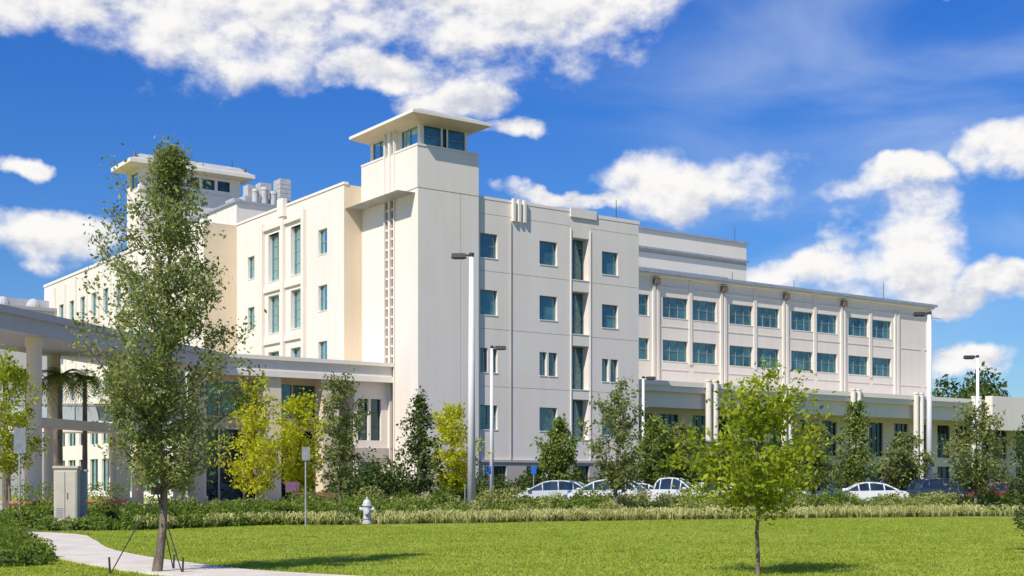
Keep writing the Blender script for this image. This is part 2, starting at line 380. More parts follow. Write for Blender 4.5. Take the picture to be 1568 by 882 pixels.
def hiproof(x0, x1, y0, y1, z, ix0, ix1, iy0, iy1, zi, th, top):
    o = [(x0,y0),(x1,y0),(x1,y1),(x0,y1)]; i_ = [(ix0,iy0),(ix1,iy0),(ix1,iy1),(ix0,iy1)]
    for k in range(4):
        a, b = o[k], o[(k+1)%4]; c, d = i_[(k+1)%4], i_[k]
        CR.poly([(a[0],a[1],z),(b[0],b[1],z),(c[0],c[1],zi),(d[0],d[1],zi)])
        T.poly([(a[0],a[1],z),(b[0],b[1],z),(b[0],b[1],z+th),(a[0],a[1],z+th)])
        m = .35
        a2 = [(x0+m,y0+m),(x1-m,y0+m),(x1-m,y1-m),(x0+m,y1-m)]
        T.poly([(a[0],a[1],z+th),(b[0],b[1],z+th),(a2[(k+1)%4][0],a2[(k+1)%4][1],z+th+.12),(a2[k][0],a2[k][1],z+th+.12)])
        RF.poly([(a2[k][0],a2[k][1],z+th+.12),(a2[(k+1)%4][0],a2[(k+1)%4][1],z+th+.12),(c[0],c[1],top),(d[0],d[1],top)])
    RF.poly([(p[0],p[1],top) for p in i_])
hiproof(-1.15, 6.15, -1.15, 9.0, 29.85, x0, x1, y0, y1, 29.45, .22, 30.75)

# left wing
LP = left(-1.67)
holes = []
for a, b in ((20.9,23.0),(16.1,18.25),(11.4,13.5)):
    holes.append((11.9,13.5,a,b,'win',1,2)); holes.append((26.4,27.9,a-.3,b-.3,'win',1,2))
for a, b in ((19.8,24.1),(15.1,18.5),(10.4,13.4)):
    holes.append((16.6,18.8,a,b,'win',2,4,.5)); holes.append((21.2,23.4,a,b,'win',2,4,.5))
facade(LP, 8.9, 30.4, 0, 26.1, holes)
for t0 in (15.7, 19.75, 24.05):
    W.box(-2.0, -1.672, t0, t0+.5, 11, 25.2)
W.box(-1.9, -1.674, 16.21, 19.74, 24.5, 24.9); W.box(-1.9, -1.674, 20.26, 24.04, 24.5, 24.9)
for t0, t1 in ((16.21,19.74),(20.26,24.04)):
    for zz in (18.85, 14.1): W.box(-1.85, -1.674, t0, t1, zz, zz+.45)
T.box(-2.1, -1.675, 19.5, 20.7, 25.2, 26.8)
CR.poly([(-1.67,8.9,0),(0,8.9,0),(0,8.9,26.1),(-1.67,8.9,26.1)])
RF.poly([(-1.67,8.9,25.9),(12,8.9,25.9),(12,30.4,25.9),(-1.67,30.4,25.9)])
W.poly([(0,8.92,TZ-5),(12,8.92,TZ-5),(12,8.92,26.1),(0,8.92,26.1)])
T.box(-1.75, -1.3, 8.82, 19.48, 26.1, 26.3); T.box(-1.75, -1.3, 20.72, 30.5, 26.1, 26.3)
CR.poly([(-5,30.4,0),(-1.67,30.4,0),(-1.67,30.4,26.1),(-5,30.4,26.1)])
holes = []
t = 33.0
while t < 79:
    for a, b in ((20.5,23.2),(15.9,18.6),(11.3,14)):
        holes.append((t, t+1.7, a, b, 'win', 1, 2))
    holes.append((t-.6, t+2.2, 5.9, 9.0, 'dark', 2, 2)); holes.append((t-.6, t+2.2, .6, 4.2, 'dark', 2, 2))
    t += 4.1
facade(left(-5), 30.4, 82, 0, 26.1, holes)
T.box(-5.1, -4.6, 30.3, 82, 26.1, 26.4)
for i in range(12): T.box(-5.25, -5.003, 31.75+i*4.1, 32.1+i*4.1, 9, 25.4)
RF.poly([(-5,30.4,25.9),(10,30.4,25.9),(10,82,25.9),(-5,82,25.9)])
W.poly([(-5,82,0),(10,82,0),(10,82,26.1),(-5,82,26.1)])
W.box(-1, 16, 32, 46, 25.95, 28.7); CP.box(-1.2, 16.2, 31.8, 46.2, 28.7, 28.92)
HV = MB()
for i, (s, r) in enumerate(((3.0,.34),(4.0,.38),(5.0,.36))):
    HV.tube((s,36.5,28.93),(s,36.5,31.0+.3*(i%2)), r, r, 14); HV.tube((s,36.5,31.0+.3*(i%2)),(s,36.5,31.3+.3*(i%2)), r*1.15, r*.9, 14)
HV.box(2.2, 6.6, 37.2, 40, 28.93, 30.7); HV.box(6.0, 7.2, 37.0, 38.6, 30.72, 32.9); HV.box(4.0, 5.2, 37.4, 38.6, 30.72, 32.3); HV.box(.2, 1.2, 35.5, 37.5, 28.93, 29.9); HV.box(2.6, 3.4, 37.4, 38.6, 30.72, 31.9)
HV.box(6.8, 7.6, 37.3, 38.3, 28.93, 30.7)
for i in range(4): HV.box(5.98, 7.22, 36.98, 38.62, 31.0+i*.45, 31.05+i*.45)
facade(front(47.5), -5, 6.2, 25.9, 34.6, [(-3.4+i*1.75, -3.4+i*1.75+1.45, 33.2, 34.3, 'dark', 1, 1) for i in range(5)])
facade(left(-5), 47.5, 51.5, 25.95, 34.6, [(48.2,50.6,32.6,34.3,'win',1,1)])
W.box(-5.15, 6.35, 47.35, 47.497, 32.3, 32.6)
W.poly([(6.2,47.5,26),(6.2,51.5,26),(6.2,51.5,34.6),(6.2,47.5,34.6)])
hiproof(-6.5, 7.4, 46.2, 52.2, 34.75, -5, 6.2, 47.5, 51.5, 34.55, .4, 36.0)

# right wing
RP = front(17.6)
holes = [(36.2, 39.3, a, b, 'win', 2, 2) for a, b in ((19.2,21.4),(14.55,16.8))]
for k in range(4):
    b0 = 40.2 + 9.93 * k
    for a, b in ((19.2,21.4),(14.55,16.8)):
        holes.append((b0+1.05, b0+4.7, a, b, 'win', 3, 2)); holes.append((b0+5.4, b0+9.0, a, b, 'win', 3, 2))
facade(RP, 22.86, 86.7, 0, 23.7, holes)
for k in range(5):
    c = 40.2 + 9.93 * k
    W.box(c-.45, c-.12, 17.42, 17.597, 12, 22.5); W.box(c+.12, c+.45, 17.42, 17.597, 12, 22.5)
    if k < 4:
        BR.box(c-.36, c+.36, 17.12, 17.595, 22.6, 23.2)
        W.box(c+4.82, c+5.28, 17.5, 17.597, 14.3, 23.4)
    for zz in (22.35, 18.2, 13.6):
        T.box(c+.47, c+4.7, 17.54, 17.598, zz, zz+.1); T.box(c+5.4, c+9.46, 17.54, 17.598, zz, zz+.1)
CP.box(34, 87.2, 16.9, 18.2, 23.7, 24.0)
T.box(34, 87.0, 17.2, 17.595, 23.45, 23.698)
W.poly([(86.7,17.6,0),(86.7,40,0),(86.7,40,23.7),(86.7,17.6,23.7)])
T.box(85.9, 86.75, 17.45, 17.597, 0, 23.4)
RF.poly([(22.86,17.6,23.65),(86.7,17.6,23.65),(86.7,40,23.65),(22.86,40,23.65)])
facade(front(35), 30, 71.6, 23.6, 32.7, [(30.001,71.599,29.9,30.25,'groove')])  # this tall groove's darker back paints the shadow band across the wall
W.poly([(71.6,35,23),(71.6,55,23),(71.6,55,32.7),(71.6,35,32.7)])
CP.box(29.8, 71.9, 34.8, 55, 32.7, 32.95); CP.box(30, 71.8, 34.6, 34.995, 30.3, 30.55)
W.box(30, 66, 33, 34.99, 23.66, 27.4); CP.box(30,66.2,32.9,34.985,27.4,27.6)
for s, t, zz, h in ((70,35.5,32.95,2.0),(78,18,24.05,2.2),(52,18,24.05,1.0),(62,18,24.05,1.0),(20.5,.6,24.5,1.6),(0,48,36,1.2),(5.5,48,36,1.0)):
    DF.tube((s,t,zz),(s,t,zz+h),.045,.03,6)
for s,t,zz in ((-5.8,46.8,35.2),(6.5,46.9,35.2)):
    BR.tube((s,t,zz),(s,t,zz+.8),.12,.12,6)

# right podium / arcade
W.box(22.9, 120, 9.6, 17.4, 10.55, 11.5); T.box(22.9,120.3,9.4,9.597,11.1,11.58)
T.box(24, 120, 13.8, 13.997, 9.6, 10.3)
holes = []
s = 25.0
while s < 116:
    holes.append((s+.8, s+3.4, 4.6, 8.6, 'dark', 3, 3)); holes.append((s+4.4, s+7.0, 4.6, 8.6, 'dark', 3, 3))
    holes.append((s+.8, s+3.4, .4, 3.5, 'dark', 2, 2)); holes.append((s+4.4, s+7.0, .4, 3.5, 'dark', 2, 2)); s += 8.2
facade(front(14.0), 22.87, 120, 0, 10.55, holes, wall=W)
W.box(22.9, 120, 10.2, 11.8, 9.0, 10.548)
s = 40.0
while s < 118:
    for q in (0, .95):
        W.tube((s+q, 9.35, 0), (s+q, 9.35, 11.75), .3, .3, 16); T.tube((s+q,9.35,11.75),(s+q,9.35,11.92),.36,.36,16)
    s += 11.0
W.box(86, 112, 8.2, 9.2, 7.9, 12.0)
# left podium / entrance
W.box(-14.6, -.12, 3.7, 8.85, 9.75, 10.75); T.box(-14.8, -.13, 3.45, 8.8, 10.752, 11.05); T.box(-14.7, -.14, 3.6, 3.697, 9.5, 9.95)
facade(front(4.4), -3.2, -.01, 0, 9.74, [(-2.85,-1.9,4.9,8.2,'dark',1,3),(-1.7,-.75,4.9,8.2,'dark',1,3),(-2.85,-.75,.3,3.2,'dark',2,2)], wall=W)
W2.box(-3.3,-.02,4.2,4.397,3.5,4.3)
facade(front(6.6), -16, -3.2, 0, 9.74, [(-15.5+i*2.02,-15.5+i*2.02+1.9,6.6,9.2,'win',1,1,.1) for i in range(6)]+[(-15.5+i*2.02,-15.5+i*2.02+1.9,.2,5.6,'dark',2,3,.2) for i in range(6)], wall=CR)
for s in (-11.1, -6.2):
    CR.box(s, s+1.4, 3.9, 5.1, 0, 9.74)
W.poly([(-3.2,4.4,0),(-3.2,6.6,0),(-3.2,6.6,9.74),(-3.2,4.4,9.74)])
for nm, mb_, m_ in (("walls",W,M_WALL),("base_walls",W2,M_WALL2),("trim",T,M_TRIM),("cream_walls",CR,M_CREAM),("window_glass",G,M_GLASS),("lobby_glass",GD,M_GLASSD),
                  ("window_frames",FR,M_FRAME),("dark_frames",DF,M_DFRAME),("roof",RF,M_ROOF),("roof_coping",CP,M_COPE),("brackets",BR,M_BROWN),("tower_slots",SL,M_SLOT),("rooftop_plant",HV,M_HVAC)):
    mb_.obj(nm, m_, hosp)

# ------------------------------------------------------------------ entrance canopy (left)
can = empty("entrance_canopy", (-29.5, 59.0, 0), math.atan2(37.4, 8.5))
C1, C2 = MB(), MB()
LEN = 38.3
C1.box(0, LEN, 0, 6.5, 9.75, 10.6); C1.box(-.2, LEN, -.25, 6.7, 10.602, 10.98)
for xx in (15.0, 24.8, 32.4, 35.6):
    C2.tube((xx, .7, 0), (xx, .7, 9.748), .42, .42, 20); C2.tube((xx,.7,0),(xx,.7,.6),.55,.55,20); C2.tube((xx,.7,9.2),(xx,.7,9.745),.5,.5,20)
    C2.tube((xx, 5.6, 0), (xx, 5.6, 9.748), .42, .42, 16)
for xx in (19.5, 21.2, 29.0):
    C2.tube((xx, 3.7, 0), (xx, 3.7, 4.9), .28, .28, 16)
C2.box(16, 36, 3.4, 4.2, 4.9, 5.5)
C1.obj("canopy_slab", M_LAV, can); C2.obj("columns", M_CREAM, can, False)
br = empty("walkway_bridge", (-44, 88, 0), math.radians(4))
b1, b2, b3 = MB(), MB(), MB()
b1.box(0, 21, 0, 3, 5.0, 5.6)
b2.box(.1, 20.9, .1, .14, 5.75, 6.8)
for i in range(14): b3.box(.1+i*1.58, .17+i*1.58, .04, .09, 5.6, 6.9)
b3.box(0, 21, .02, .16, 6.82, 6.92)
b1.obj("deck", M_TRIM, br); b2.obj("glass_balustrade", glassmat("balustrade_glass", (.38,.42,.42), (.5,.54,.54), .05), br); b3.obj("railing", M_GREYMET, br)

off = empty("office_building", (-72, 150, 0), ANG)
o1, o2 = MB(), MB()
o1.box(0, 24, 0, 20, 0, 22.5); o1.box(2, 20, 3, 14, 22.6, 24.2)
o2.box(-.3, 24.3, -.3, 20.3, 22.5, 22.9)
for i in range(5): o1.dome((3+i*3.6, 2, 22.9), .9, 1.3)
for i in range(7): o2.box(1+i*3.3, 3+i*3.3, -.02, -.004, 19, 21)
o1.obj("walls", M_LAV, off); o2.obj("cornice_and_windows", M_GREYMET, off)

# ------------------------------------------------------------------ ground
g = MB(); g.poly([(-3000,-300,0),(3000,-300,0),(3000,4000,0),(-3000,4000,0)])
g.obj("ground", M_LAWNG)
LB = [(-40,41),(-14.5,42.5),(-12.6,43),(-9.5,48.0),(-3.9,49.5),(5.9,55),(24,62),(60,70)]
def lawn_back(x):
    return float(np.interp(x, [p[0] for p in LB], [p[1] for p in LB])) + .25*math.sin(x*1.3)
bed = MB(); xs_ = np.linspace(-40, 60, 160)
for i in range(159):
    bed.poly([(xs_[i], lawn_back(xs_[i]), .006),(xs_[i+1], lawn_back(xs_[i+1]), .006),(xs_[i+1], 73, .006),(xs_[i], 73, .006)])
bed.obj("planting_bed", M_MULCH)
pk = MB(); pk.poly([(-14,73.2,.01),(130,73.2,.01),(160,190,.01),(20,118,.01),(-8,99,.01)])
pk.obj("parking_lot", M_ASPH)
kb = MB(); kb.box(-14, 130, 73.0, 73.18, 0, .14); kb.obj("kerb", M_CONC)
ln = MB()
for i in range(24):
    x = -6 + i*2.8; ln.box(x, x+.1, 82, 87.5, .0101, .015)
ln.obj("parking_lines", M_PAINT)
pz = MB(); pz.poly([(-70,44,.009),(-17,44,.009),(-17,60,.009),(-14.2,66,.009),(-10.5,101,.009),(-70,120,.009)]); pz.obj("plaza_pavement", M_PLAZA)
cp = [(-40,42.5),(-26,41.8),(-17,40.6),(-13.8,38.8),(-12.0,35),(-9.85,29.7),(-7.0,25.0),(-4.1,21.8),(2,18.5),(12,16.5)]
def catmull(pts, n=14):
    out = []
    P = [pts[0]] + pts + [pts[-1]]
    for i in range(1, len(P) - 2):
        p0, p1, p2, p3 = (np.array(P[i+k]) for k in (-1, 0, 1, 2))
        for t in np.linspace(0, 1, n, endpoint=False):
            out.append(.5*((2*p1)+(-p0+p2)*t+(2*p0-5*p1+4*p2-p3)*t*t+(-p0+3*p1-3*p2+p3)*t**3))
    out.append(np.array(pts[-1])); return np.array(out)
pc = catmull(cp); PW = .82
tg = np.gradient(pc, axis=0); tg /= np.linalg.norm(tg, axis=1)[:, None]; nr = np.stack([-tg[:,1], tg[:,0]], 1)
pm = MB()
for i in range(len(pc) - 1):
    g_ = .012 if i % 7 == 0 else 0
    a, b = pc[i] + nr[i]*PW, pc[i+1] + nr[i+1]*PW; c, d = pc[i+1] - nr[i+1]*PW, pc[i] - nr[i]*PW
    a = a + tg[i]*g_; d = d + tg[i]*g_
    pm.hexa([(d[0],d[1],.0),(c[0],c[1],.0),(b[0],b[1],.0),(a[0],a[1],.0),(d[0],d[1],.05),(c[0],c[1],.05),(b[0],b[1],.05),(a[0],a[1],.05)])
pm.obj("footpath", M_PATH)

N = 260000
Y = rng.uniform(20.5, 58, N)
X = rng.uniform(-1, 1, N) * (Y * .41 + .6)
lb = np.interp(X, [p[0] for p in LB], [p[1] for p in LB])
keep = Y < lb + .2
d2 = np.full(N, 1e9)
for p in pc[::2]:
    d2 = np.minimum(d2, (X - p[0])**2 + (Y - p[1])**2)
keep &= d2 > (PW + .03)**2
X, Y = X[keep], Y[keep]; n = len(X)
hgt = rng.uniform(.022, .05, n); an = rng.uniform(0, math.pi, n); wd = rng.uniform(.008, .018, n)
lx, ly = rng.normal(0, .03, n), rng.normal(0, .03, n)
V = np.zeros((n, 3, 3))
V[:,0] = np.stack([X - np.cos(an)*wd, Y - np.sin(an)*wd, np.zeros(n)], 1)
V[:,1] = np.stack([X + np.cos(an)*wd, Y + np.sin(an)*wd, np.zeros(n)], 1)
V[:,2] = np.stack([X + lx, Y + ly, hgt], 1)
nmesh("lawn_grass", V.reshape(-1,3), np.arange(n*3).reshape(-1,3), leafmat("grass_blade", (.22,.28,.03), (.40,.46,.06), (.52,.52,.14), .35))

# ------------------------------------------------------------------ foliage
def leaves(cent, size, upbias=.35, aspect=.5):
    n = len(cent)
    a = rng.normal(size=(n,3)); a /= np.linalg.norm(a,axis=1)[:,None]
    nn = rng.normal(size=(n,3)); nn[:,2] = np.abs(nn[:,2]) + upbias
    b = np.cross(nn, a); b /= np.linalg.norm(b,axis=1)[:,None] + 1e-9
    s = size * rng.uniform(.6, 1.3, n)[:,None]
    V = np.zeros((n,4,3))
    V[:,0] = cent - a*s*.5; V[:,1] = cent + b*s*aspect*.5; V[:,2] = cent + a*s*.5; V[:,3] = cent - b*s*aspect*.5
    return V.reshape(-1,3), np.arange(n*4).reshape(-1,4)

def prof(shape, f):
    if shape == 'oval': return max(.12, math.sin(math.pi*(f*.86+.10))**.75)
    if shape == 'cone': return max(.08, (1-f)**.75*min(1, f*5+.45))
    if shape == 'vase': return float(np.interp(f, [0,.12,.35,.6,.8,.92,1], [.62,.88,1.08,1.02,.8,.5,.3]))
    if shape == 'oak': 
        return float(np.interp(f, [0,.08,.22,.4,.6,.72,.80,.87,1.0], [.45,.8,1.08,1.02,.90,.78,.55,.22,.08]))
    return 1
def tree(name, x, y, H, Wd, cb, lm, leaf=.1, n=4000, tr=.07, shape='oval', prim=28, tw=7, lean=0, sig=None, seed=1, rv=(.6,1.12)):
    r_ = random.Random(seed)
    root = empty(name, (x, y, 0))
    B = MB()
    axis = []
    segs = 9
    wob = [(r_.uniform(-1,1)*.012*H, r_.uniform(-1,1)*.012*H) for _ in range(segs+1)]; wob[0] = (0,0)
    for i in range(segs+1):
        t = i/segs; axis.append(Vector((wob[i][0]+lean*t, wob[i][1], H*.97*t)))
    def ax(z):
        t = max(0, min(.999, z/(H*.97)))*segs; i = int(t); return axis[i].lerp(axis[i+1], t-i)
    for i in range(segs):
        r0 = tr*(1-i/segs)**.8+.006; r1 = tr*(1-(i+1)/segs)**.8+.006
        B.tube(axis[i], axis[i+1], r0*(1.25 if i == 0 else 1), r1, 8, False)
    C = []
    per = max(3, int(n/(prim*tw)))
    for i in range(prim):
        f = (i+.5)/prim; zc = cb + f*(H-cb)
        az_ = i*2.39996 + r_.uniform(-.4,.4)
        pf = prof(shape, f)
        R = Wd/2*pf*r_.uniform(*rv)
        st = ax(max(cb*.85, zc - R*r_.uniform(.6,1.1)))
        c = ax(zc); end = Vector((c.x+R*math.cos(az_), c.y+R*math.sin(az_), zc + r_.uniform(-.02,.04)*H))
        mid = st.lerp(end, .5) + Vector((0,0,-.04*R + r_.uniform(-.05,.05)*R))
        r0 = tr*.38*(1-f*.6)
        B.tube(st, mid, r0, r0*.65, 5, False); B.tube(mid, end, r0*.65, r0*.2, 5, False)
        for j in range(tw):
            t = r_.uniform(.2,1.0); p = (st.lerp(mid, t*2) if t < .5 else mid.lerp(end, t*2-1))
            d = Vector((r_.gauss(0,1), r_.gauss(0,1), r_.gauss(.35,.8))).normalized()
            ln_ = (R*.28+Wd*.05)*r_.uniform(.5,1.2); q = p + d*ln_
            B.tube(p, q, r0*.22, r0*.08, 3, False)
            m = max(2, int(per*r_.uniform(.5,1.5)*(.55+.6*pf)))
            ts = rng.uniform(.1,1.08,m)[:,None]
            pts = np.array(p)[None,:]*(1-ts) + np.array(q)[None,:]*ts + rng.normal(0, sig or (Wd*.022+leaf*.4), (m,3))
            C.append(pts)
    C = np.concatenate(C)
    V, Fc = leaves(C, leaf)
    B.obj("trunk_and_branches", M_BARK, root, True)
    nmesh("foliage", V, Fc, lm, root)
    return root

L_OAK = leafmat("oak_leaf", (.12,.15,.04), (.29,.325,.11), (.46,.47,.24), .38)
L_OAK2 = leafmat("live_oak_leaf", (.10,.13,.035), (.27,.30,.10), (.42,.43,.19), .35)
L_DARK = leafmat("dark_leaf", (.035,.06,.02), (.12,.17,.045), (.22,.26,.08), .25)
L_YEL = leafmat("yellow_leaf", (.28,.32,.025), (.56,.58,.045), (.68,.64,.08), .45)
L_LIME = leafmat("lime_leaf", (.12,.17,.02), (.35,.41,.04), (.58,.57,.08), .45)
L_MID = leafmat("mid_leaf", (.09,.14,.03), (.23,.29,.06), (.36,.39,.11), .35)
L_HEDGE = leafmat("hedge_leaf", (.065,.11,.02), (.21,.28,.05), (.40,.43,.11), .32)
L_HEDGE2 = leafmat("variegated_leaf", (.18,.21,.06), (.40,.41,.13), (.60,.57,.28), .32)
L_STRAP = leafmat("strap_leaf", (.30,.32,.09), (.54,.53,.22), (.74,.70,.42), .3)

def at(px, Y): return (px - 784) / 2010 * Y
def zz(py, Y): return EYE + (738 - py) * Y / 2010

tree("oak_tree", at(240,22.8), 22.8, 7.5, 2.95, 1.7, L_OAK, .085, 28000, .072, 'oak', 68, 9, lean=.30, seed=5, rv=(.5,1.12))
st = MB()
bx, by = at(240,22.8), 22.8
for dx, dy in ((-.78,-.1),(.5,-.2),(.1,.75)):
    st.tube((bx, by, 1.45), (bx+dx, by+dy, 0), .012, .012, 6); st.tube((bx+dx,by+dy,0),(bx+dx*1.02,by+dy*1.02,.3),.02,.02,6)
st.tube((bx,by,1.38),(bx,by,1.52),.1,.1,12)
st.obj("tree_guy_stakes", M_BRONZE)
tree("young_tree", at(1160,22.6), 22.6, 3.38, 2.85, 1.38, L_LIME, .115, 6200, .033, 'vase', 30, 8, seed=14, rv=(.5,1.12))

mids = [(520,58,572,92,742,L_OAK2,'oval'),(642,74,608,96,748,L_DARK,'cone'),(692,80,620,100,745,L_YEL,'oval'),
 (392,76,588,125,745,L_YEL,'oval'),(458,80,606,96,742,L_YEL,'oval'),(855,86,645,66,735,L_MID,'oval'),
 (945,60,592,92,745,L_OAK2,'oval'),(1000,88,640,74,735,L_MID,'oval'),(1042,90,650,76,738,L_OAK2,'oval'),
 (1245,76,650,76,742,L_OAK2,'oval'),(1310,82,618,100,740,L_MID,'cone'),(1382,88,668,76,740,L_OAK2,'oval'),
 (1495,66,622,115,742,L_OAK2,'oval'),(1578,30,640,110,800,L_DARK,'oval'),(12,62,545,115,715,L_LIME,'oval'),(1120,96,680,60,738,L_DARK,'oval'),(1205,100,690,60,738,L_MID,'oval')]
for i, (px, Yd, ty, wp, cbp, lm, shp) in enumerate(mids):
    s = Yd/2010
    tree("young_tree" if lm in (L_YEL,L_LIME) else "oak_tree", at(px,Yd), Yd, zz(ty,Yd), wp*s*1.05, max(.9, zz(cbp,Yd)) if Yd > 40 else .6, lm, .0032*Yd if Yd > 40 else .09, 4200, .0013*Yd, shp, 30, 6, seed=20+i, rv=(.5,1.15))

def palm(x, y, H, seed):
    r_ = random.Random(seed); root = empty("palm_tree", (x,y,0)); B = MB(); Lf = MB()
    for i in range(6): B.tube((0,0,H*i/6),(0,0,H*(i+1)/6),.2-.01*i,.18-.01*i,8,False)
    for k in range(26):
        a = k*2.4; up = r_.uniform(-.3,1.1); pts = []
        for j in range(9):
            t = j/8; pts.append(Vector((math.cos(a)*2.0*t*math.cos(up*.6), math.sin(a)*2.0*t*math.cos(up*.6), H + 1.6*up*t - 2.0*t*t*(1-.2*up))))
        B.tube(pts[0], pts[4], .03, .02, 4, False)
        for j in range(1, 9):
            d = (pts[j]-pts[j-1]).normalized(); sd_ = d.cross(Vector((0,0,1))).normalized(); 
            for q in (0,.5):
                p = pts[j-1].lerp(pts[j], q)
                for sg in (-1,1):
                    e = p + sd_*sg*.55*math.sin(math.pi*min(.95,j/9+.1)) + d*.3 + Vector((0,0,-.15))
                    Lf.poly([p - d*.04, p + d*.06, e])
    B.obj("trunk", M_BARK, root); Lf.obj("fronds", L_MID, root)
for i, (px, Yd, py) in enumerate(((8,80,575),(42,83,572),(92,83,575),(130,85,578))):
    palm(at(px,Yd), Yd, zz(py,Yd), i)

def mass(name, mounds, lm, leaf, dens, core=True):
    root = empty(name)
    C = []; K = MB()
    for (x, y, r, h) in mounds:
        m = int(dens*(r*r*4+r*h*3)); d = rng.normal(size=(m,3)); d[:,2] = np.abs(d[:,2]); d /= np.linalg.norm(d,axis=1)[:,None]
        rad = rng.uniform(.72,1.15,m)[:,None]
        C.append(np.array([x,y,.05]) + d*rad*np.array([r,r,h]))
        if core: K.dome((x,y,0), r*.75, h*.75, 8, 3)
    V, Fc = leaves(np.concatenate(C), leaf)
    nmesh("foliage", V, Fc, lm, root)
    if core: K.obj("dark_core", L_DARK, root)  # solid dark domes fill the mounds, standing in for their shaded depth
R = random.Random(3)
m1, m2, m3 = [], [], []
for i in range(300):
    x = R.uniform(-13, 36); lbk = lawn_back(x)
    y = R.uniform(lbk+6.0, 71.5)
    h = R.uniform(.45,1.0) if R.random() < .9 else 1.25
    (m1 if (math.sin(x*.55)+math.sin(y*.9+x*.3)+R.uniform(-1,1)) > 0 else m2).append((x, y, R.uniform(.5,.95), h))
for i in range(130):
    x = R.uniform(-8, 36); y = lawn_back(x) + R.uniform(3.2,6.5); (m1 if R.random()<.4 else m2).append((x, y, R.uniform(.35,.7), R.uniform(.3,.7)))
for i in range(150):
    x = R.uniform(-20, -4); y = lawn_back(x) + (R.uniform(1.0,9) if x > -13 else R.uniform(3,12)); m3.append((x, y, R.uniform(.45,.8), R.uniform(.45,.85)))
m3 = [m for m in m3 if (m[0]+5.6)**2+(m[1]-50)**2 > 4]
for i in range(60):
    x = R.uniform(-15.5,-8); y = 41.9+.75*max(0,x+12.6) + R.uniform(.9,2.6); m3.append((x, max(y,lawn_back(x)+.4), R.uniform(.25,.45), R.uniform(.25,.42)))
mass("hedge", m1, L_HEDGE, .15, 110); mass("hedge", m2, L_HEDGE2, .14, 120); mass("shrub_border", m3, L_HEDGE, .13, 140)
m4 = []
for (x, y, r, h) in ((-13.3,34.2,.75,.62),(-12.8,32.6,.7,.6),(-12.0,31.2,.6,.5),(-12.9,30.2,.8,.6),(-11.3,29.3,.5,.48),(-12.2,28.2,.7,.5),(-10.75,28.4,.45,.46),(-14.5,31.8,.8,.7),(-14.3,36,.7,.55),(-11.5,26.9,.6,.4),(-10.3,27.3,.45,.44),(-9.75,26.9,.38,.42),(-9.55,26.2,.36,.38),(-10.0,25.6,.45,.4),(-9.2,25.3,.36,.36),(-10.6,26.0,.5,.4),(-15,34,.9,.7),(-15.5,37,.8,.6),(-11.4,25.6,.5,.38),(-9.6,24.8,.4,.34)):
    m4.append((x,y,r,h))
mass("shrub", m4, L_HEDGE, .085, 380)
m5 = []
for i in range(26):
    s = R.uniform(1, 22); m5.append((-7.28+.814*s+.581*2.2, 101.7+.581*s-.814*2.2, R.uniform(.8,1.4), R.uniform(1.4,2.8)))
for i in range(14):
    s = R.uniform(-8, 0); m5.append((-7.28+.814*s+.581*1.2, 101.7+.581*s-.814*1.2, R.uniform(.8,1.3), R.uniform(1.5,3.2)))
for i in range(60):
    s = R.uniform(24, 110); m5.append((-7.28+.814*s-.581*6, 101.7+.581*s+.814*6, R.uniform(.9,1.6), R.uniform(1.0,2.4)))
mass("foundation_shrubs", m5, L_DARK, .26, 50)

cn_ = []
for i in range(1900):
    x = R.uniform(-5.5, 34); cn_.append((x, lawn_back(x) + R.uniform(.1, 3.6)))
for i in range(250):
    x = R.uniform(-6, 34); cn_.append((x, lawn_back(x) + R.uniform(3, 6)))
for i in range(250):
    x = R.uniform(-12.5, -5.5); cn_.append((x, lawn_back(x) + R.uniform(.1, 1.2)))
V = []
for q_, (x, y) in enumerate(cn_):
    if (x+5.6)**2+(y-50)**2 < .8: continue
    k = 15; a = rng.uniform(0, 2*math.pi, k); tall = R.uniform(.65,1.2)
    ln_ = rng.uniform(.2,.42,k)*(1+.3*(tall-1)); h = rng.uniform(.2,.45,k)*tall
    b = np.stack([x+.05*np.cos(a), y+.05*np.sin(a), np.zeros(k)],1); m_ = np.stack([x+ln_*.5*np.cos(a), y+ln_*.5*np.sin(a), h],1); e = np.stack([x+ln_*np.cos(a), y+ln_*np.sin(a), h*.7],1)
    sd_ = np.stack([-np.sin(a), np.cos(a), np.zeros(k)],1)*.02
    q = np.stack([b-sd_, b+sd_, m_+sd_, m_-sd_],1); q2 = np.stack([m_-sd_, m_+sd_, e+sd_*.2, e-sd_*.2],1)
    V.append(q); V.append(q2)
V = np.concatenate(V).reshape(-1,3); nmesh("ornamental_grass", V, np.arange(len(V)).reshape(-1,4), L_STRAP)

m6 = []
for i in range(70):
    m6.append((R.uniform(78,190), R.uniform(225,260), R.uniform(4,7), R.uniform(14,20)))
for i in range(120):
    m6.append((R.uniform(-260,260), R.uniform(280,320), R.uniform(6,10), R.uniform(8,13)))
mass("distant_trees", m6, L_DARK, 1.0, 7)

# ------------------------------------------------------------------ street lamps
def lamp(x, y, H, side, rb=.23, rt=.12):
    e = empty("street_lamp", (x, y, 0)); a, b = MB(), MB()
    a.tube((0,0,0),(0,0,H-.12),rb,rt,20); a.tube((0,0,0),(0,0,.12),rb*1.5,rb*1.5,20)
    b.tube((0,0,H-.14),(0,0,H+.06),rt*1.1,rt*1.1,14)
    b.tube((0,0,H-.05),(side*.4,0,H-.05),.05,.05,8)
    x0, x1 = sorted((side*.25, side*1.05))
    b.hexa([(x0,-.2,H-.2),(x1,-.2,H-.2),(x1,.2,H-.2),(x0,.2,H-.2),(x0+.04,-.16,H+.03),(x1-.06,-.16,H+.03),(x1-.06,.16,H+.03),(x0+.04,.16,H+.03)])
    b.box(x0+.1, x1-.1, -.14, .14, H-.25, H-.202)
    a.obj("pole", M_POLE, e, True); b.obj("lamp_head", M_BRONZE, e)
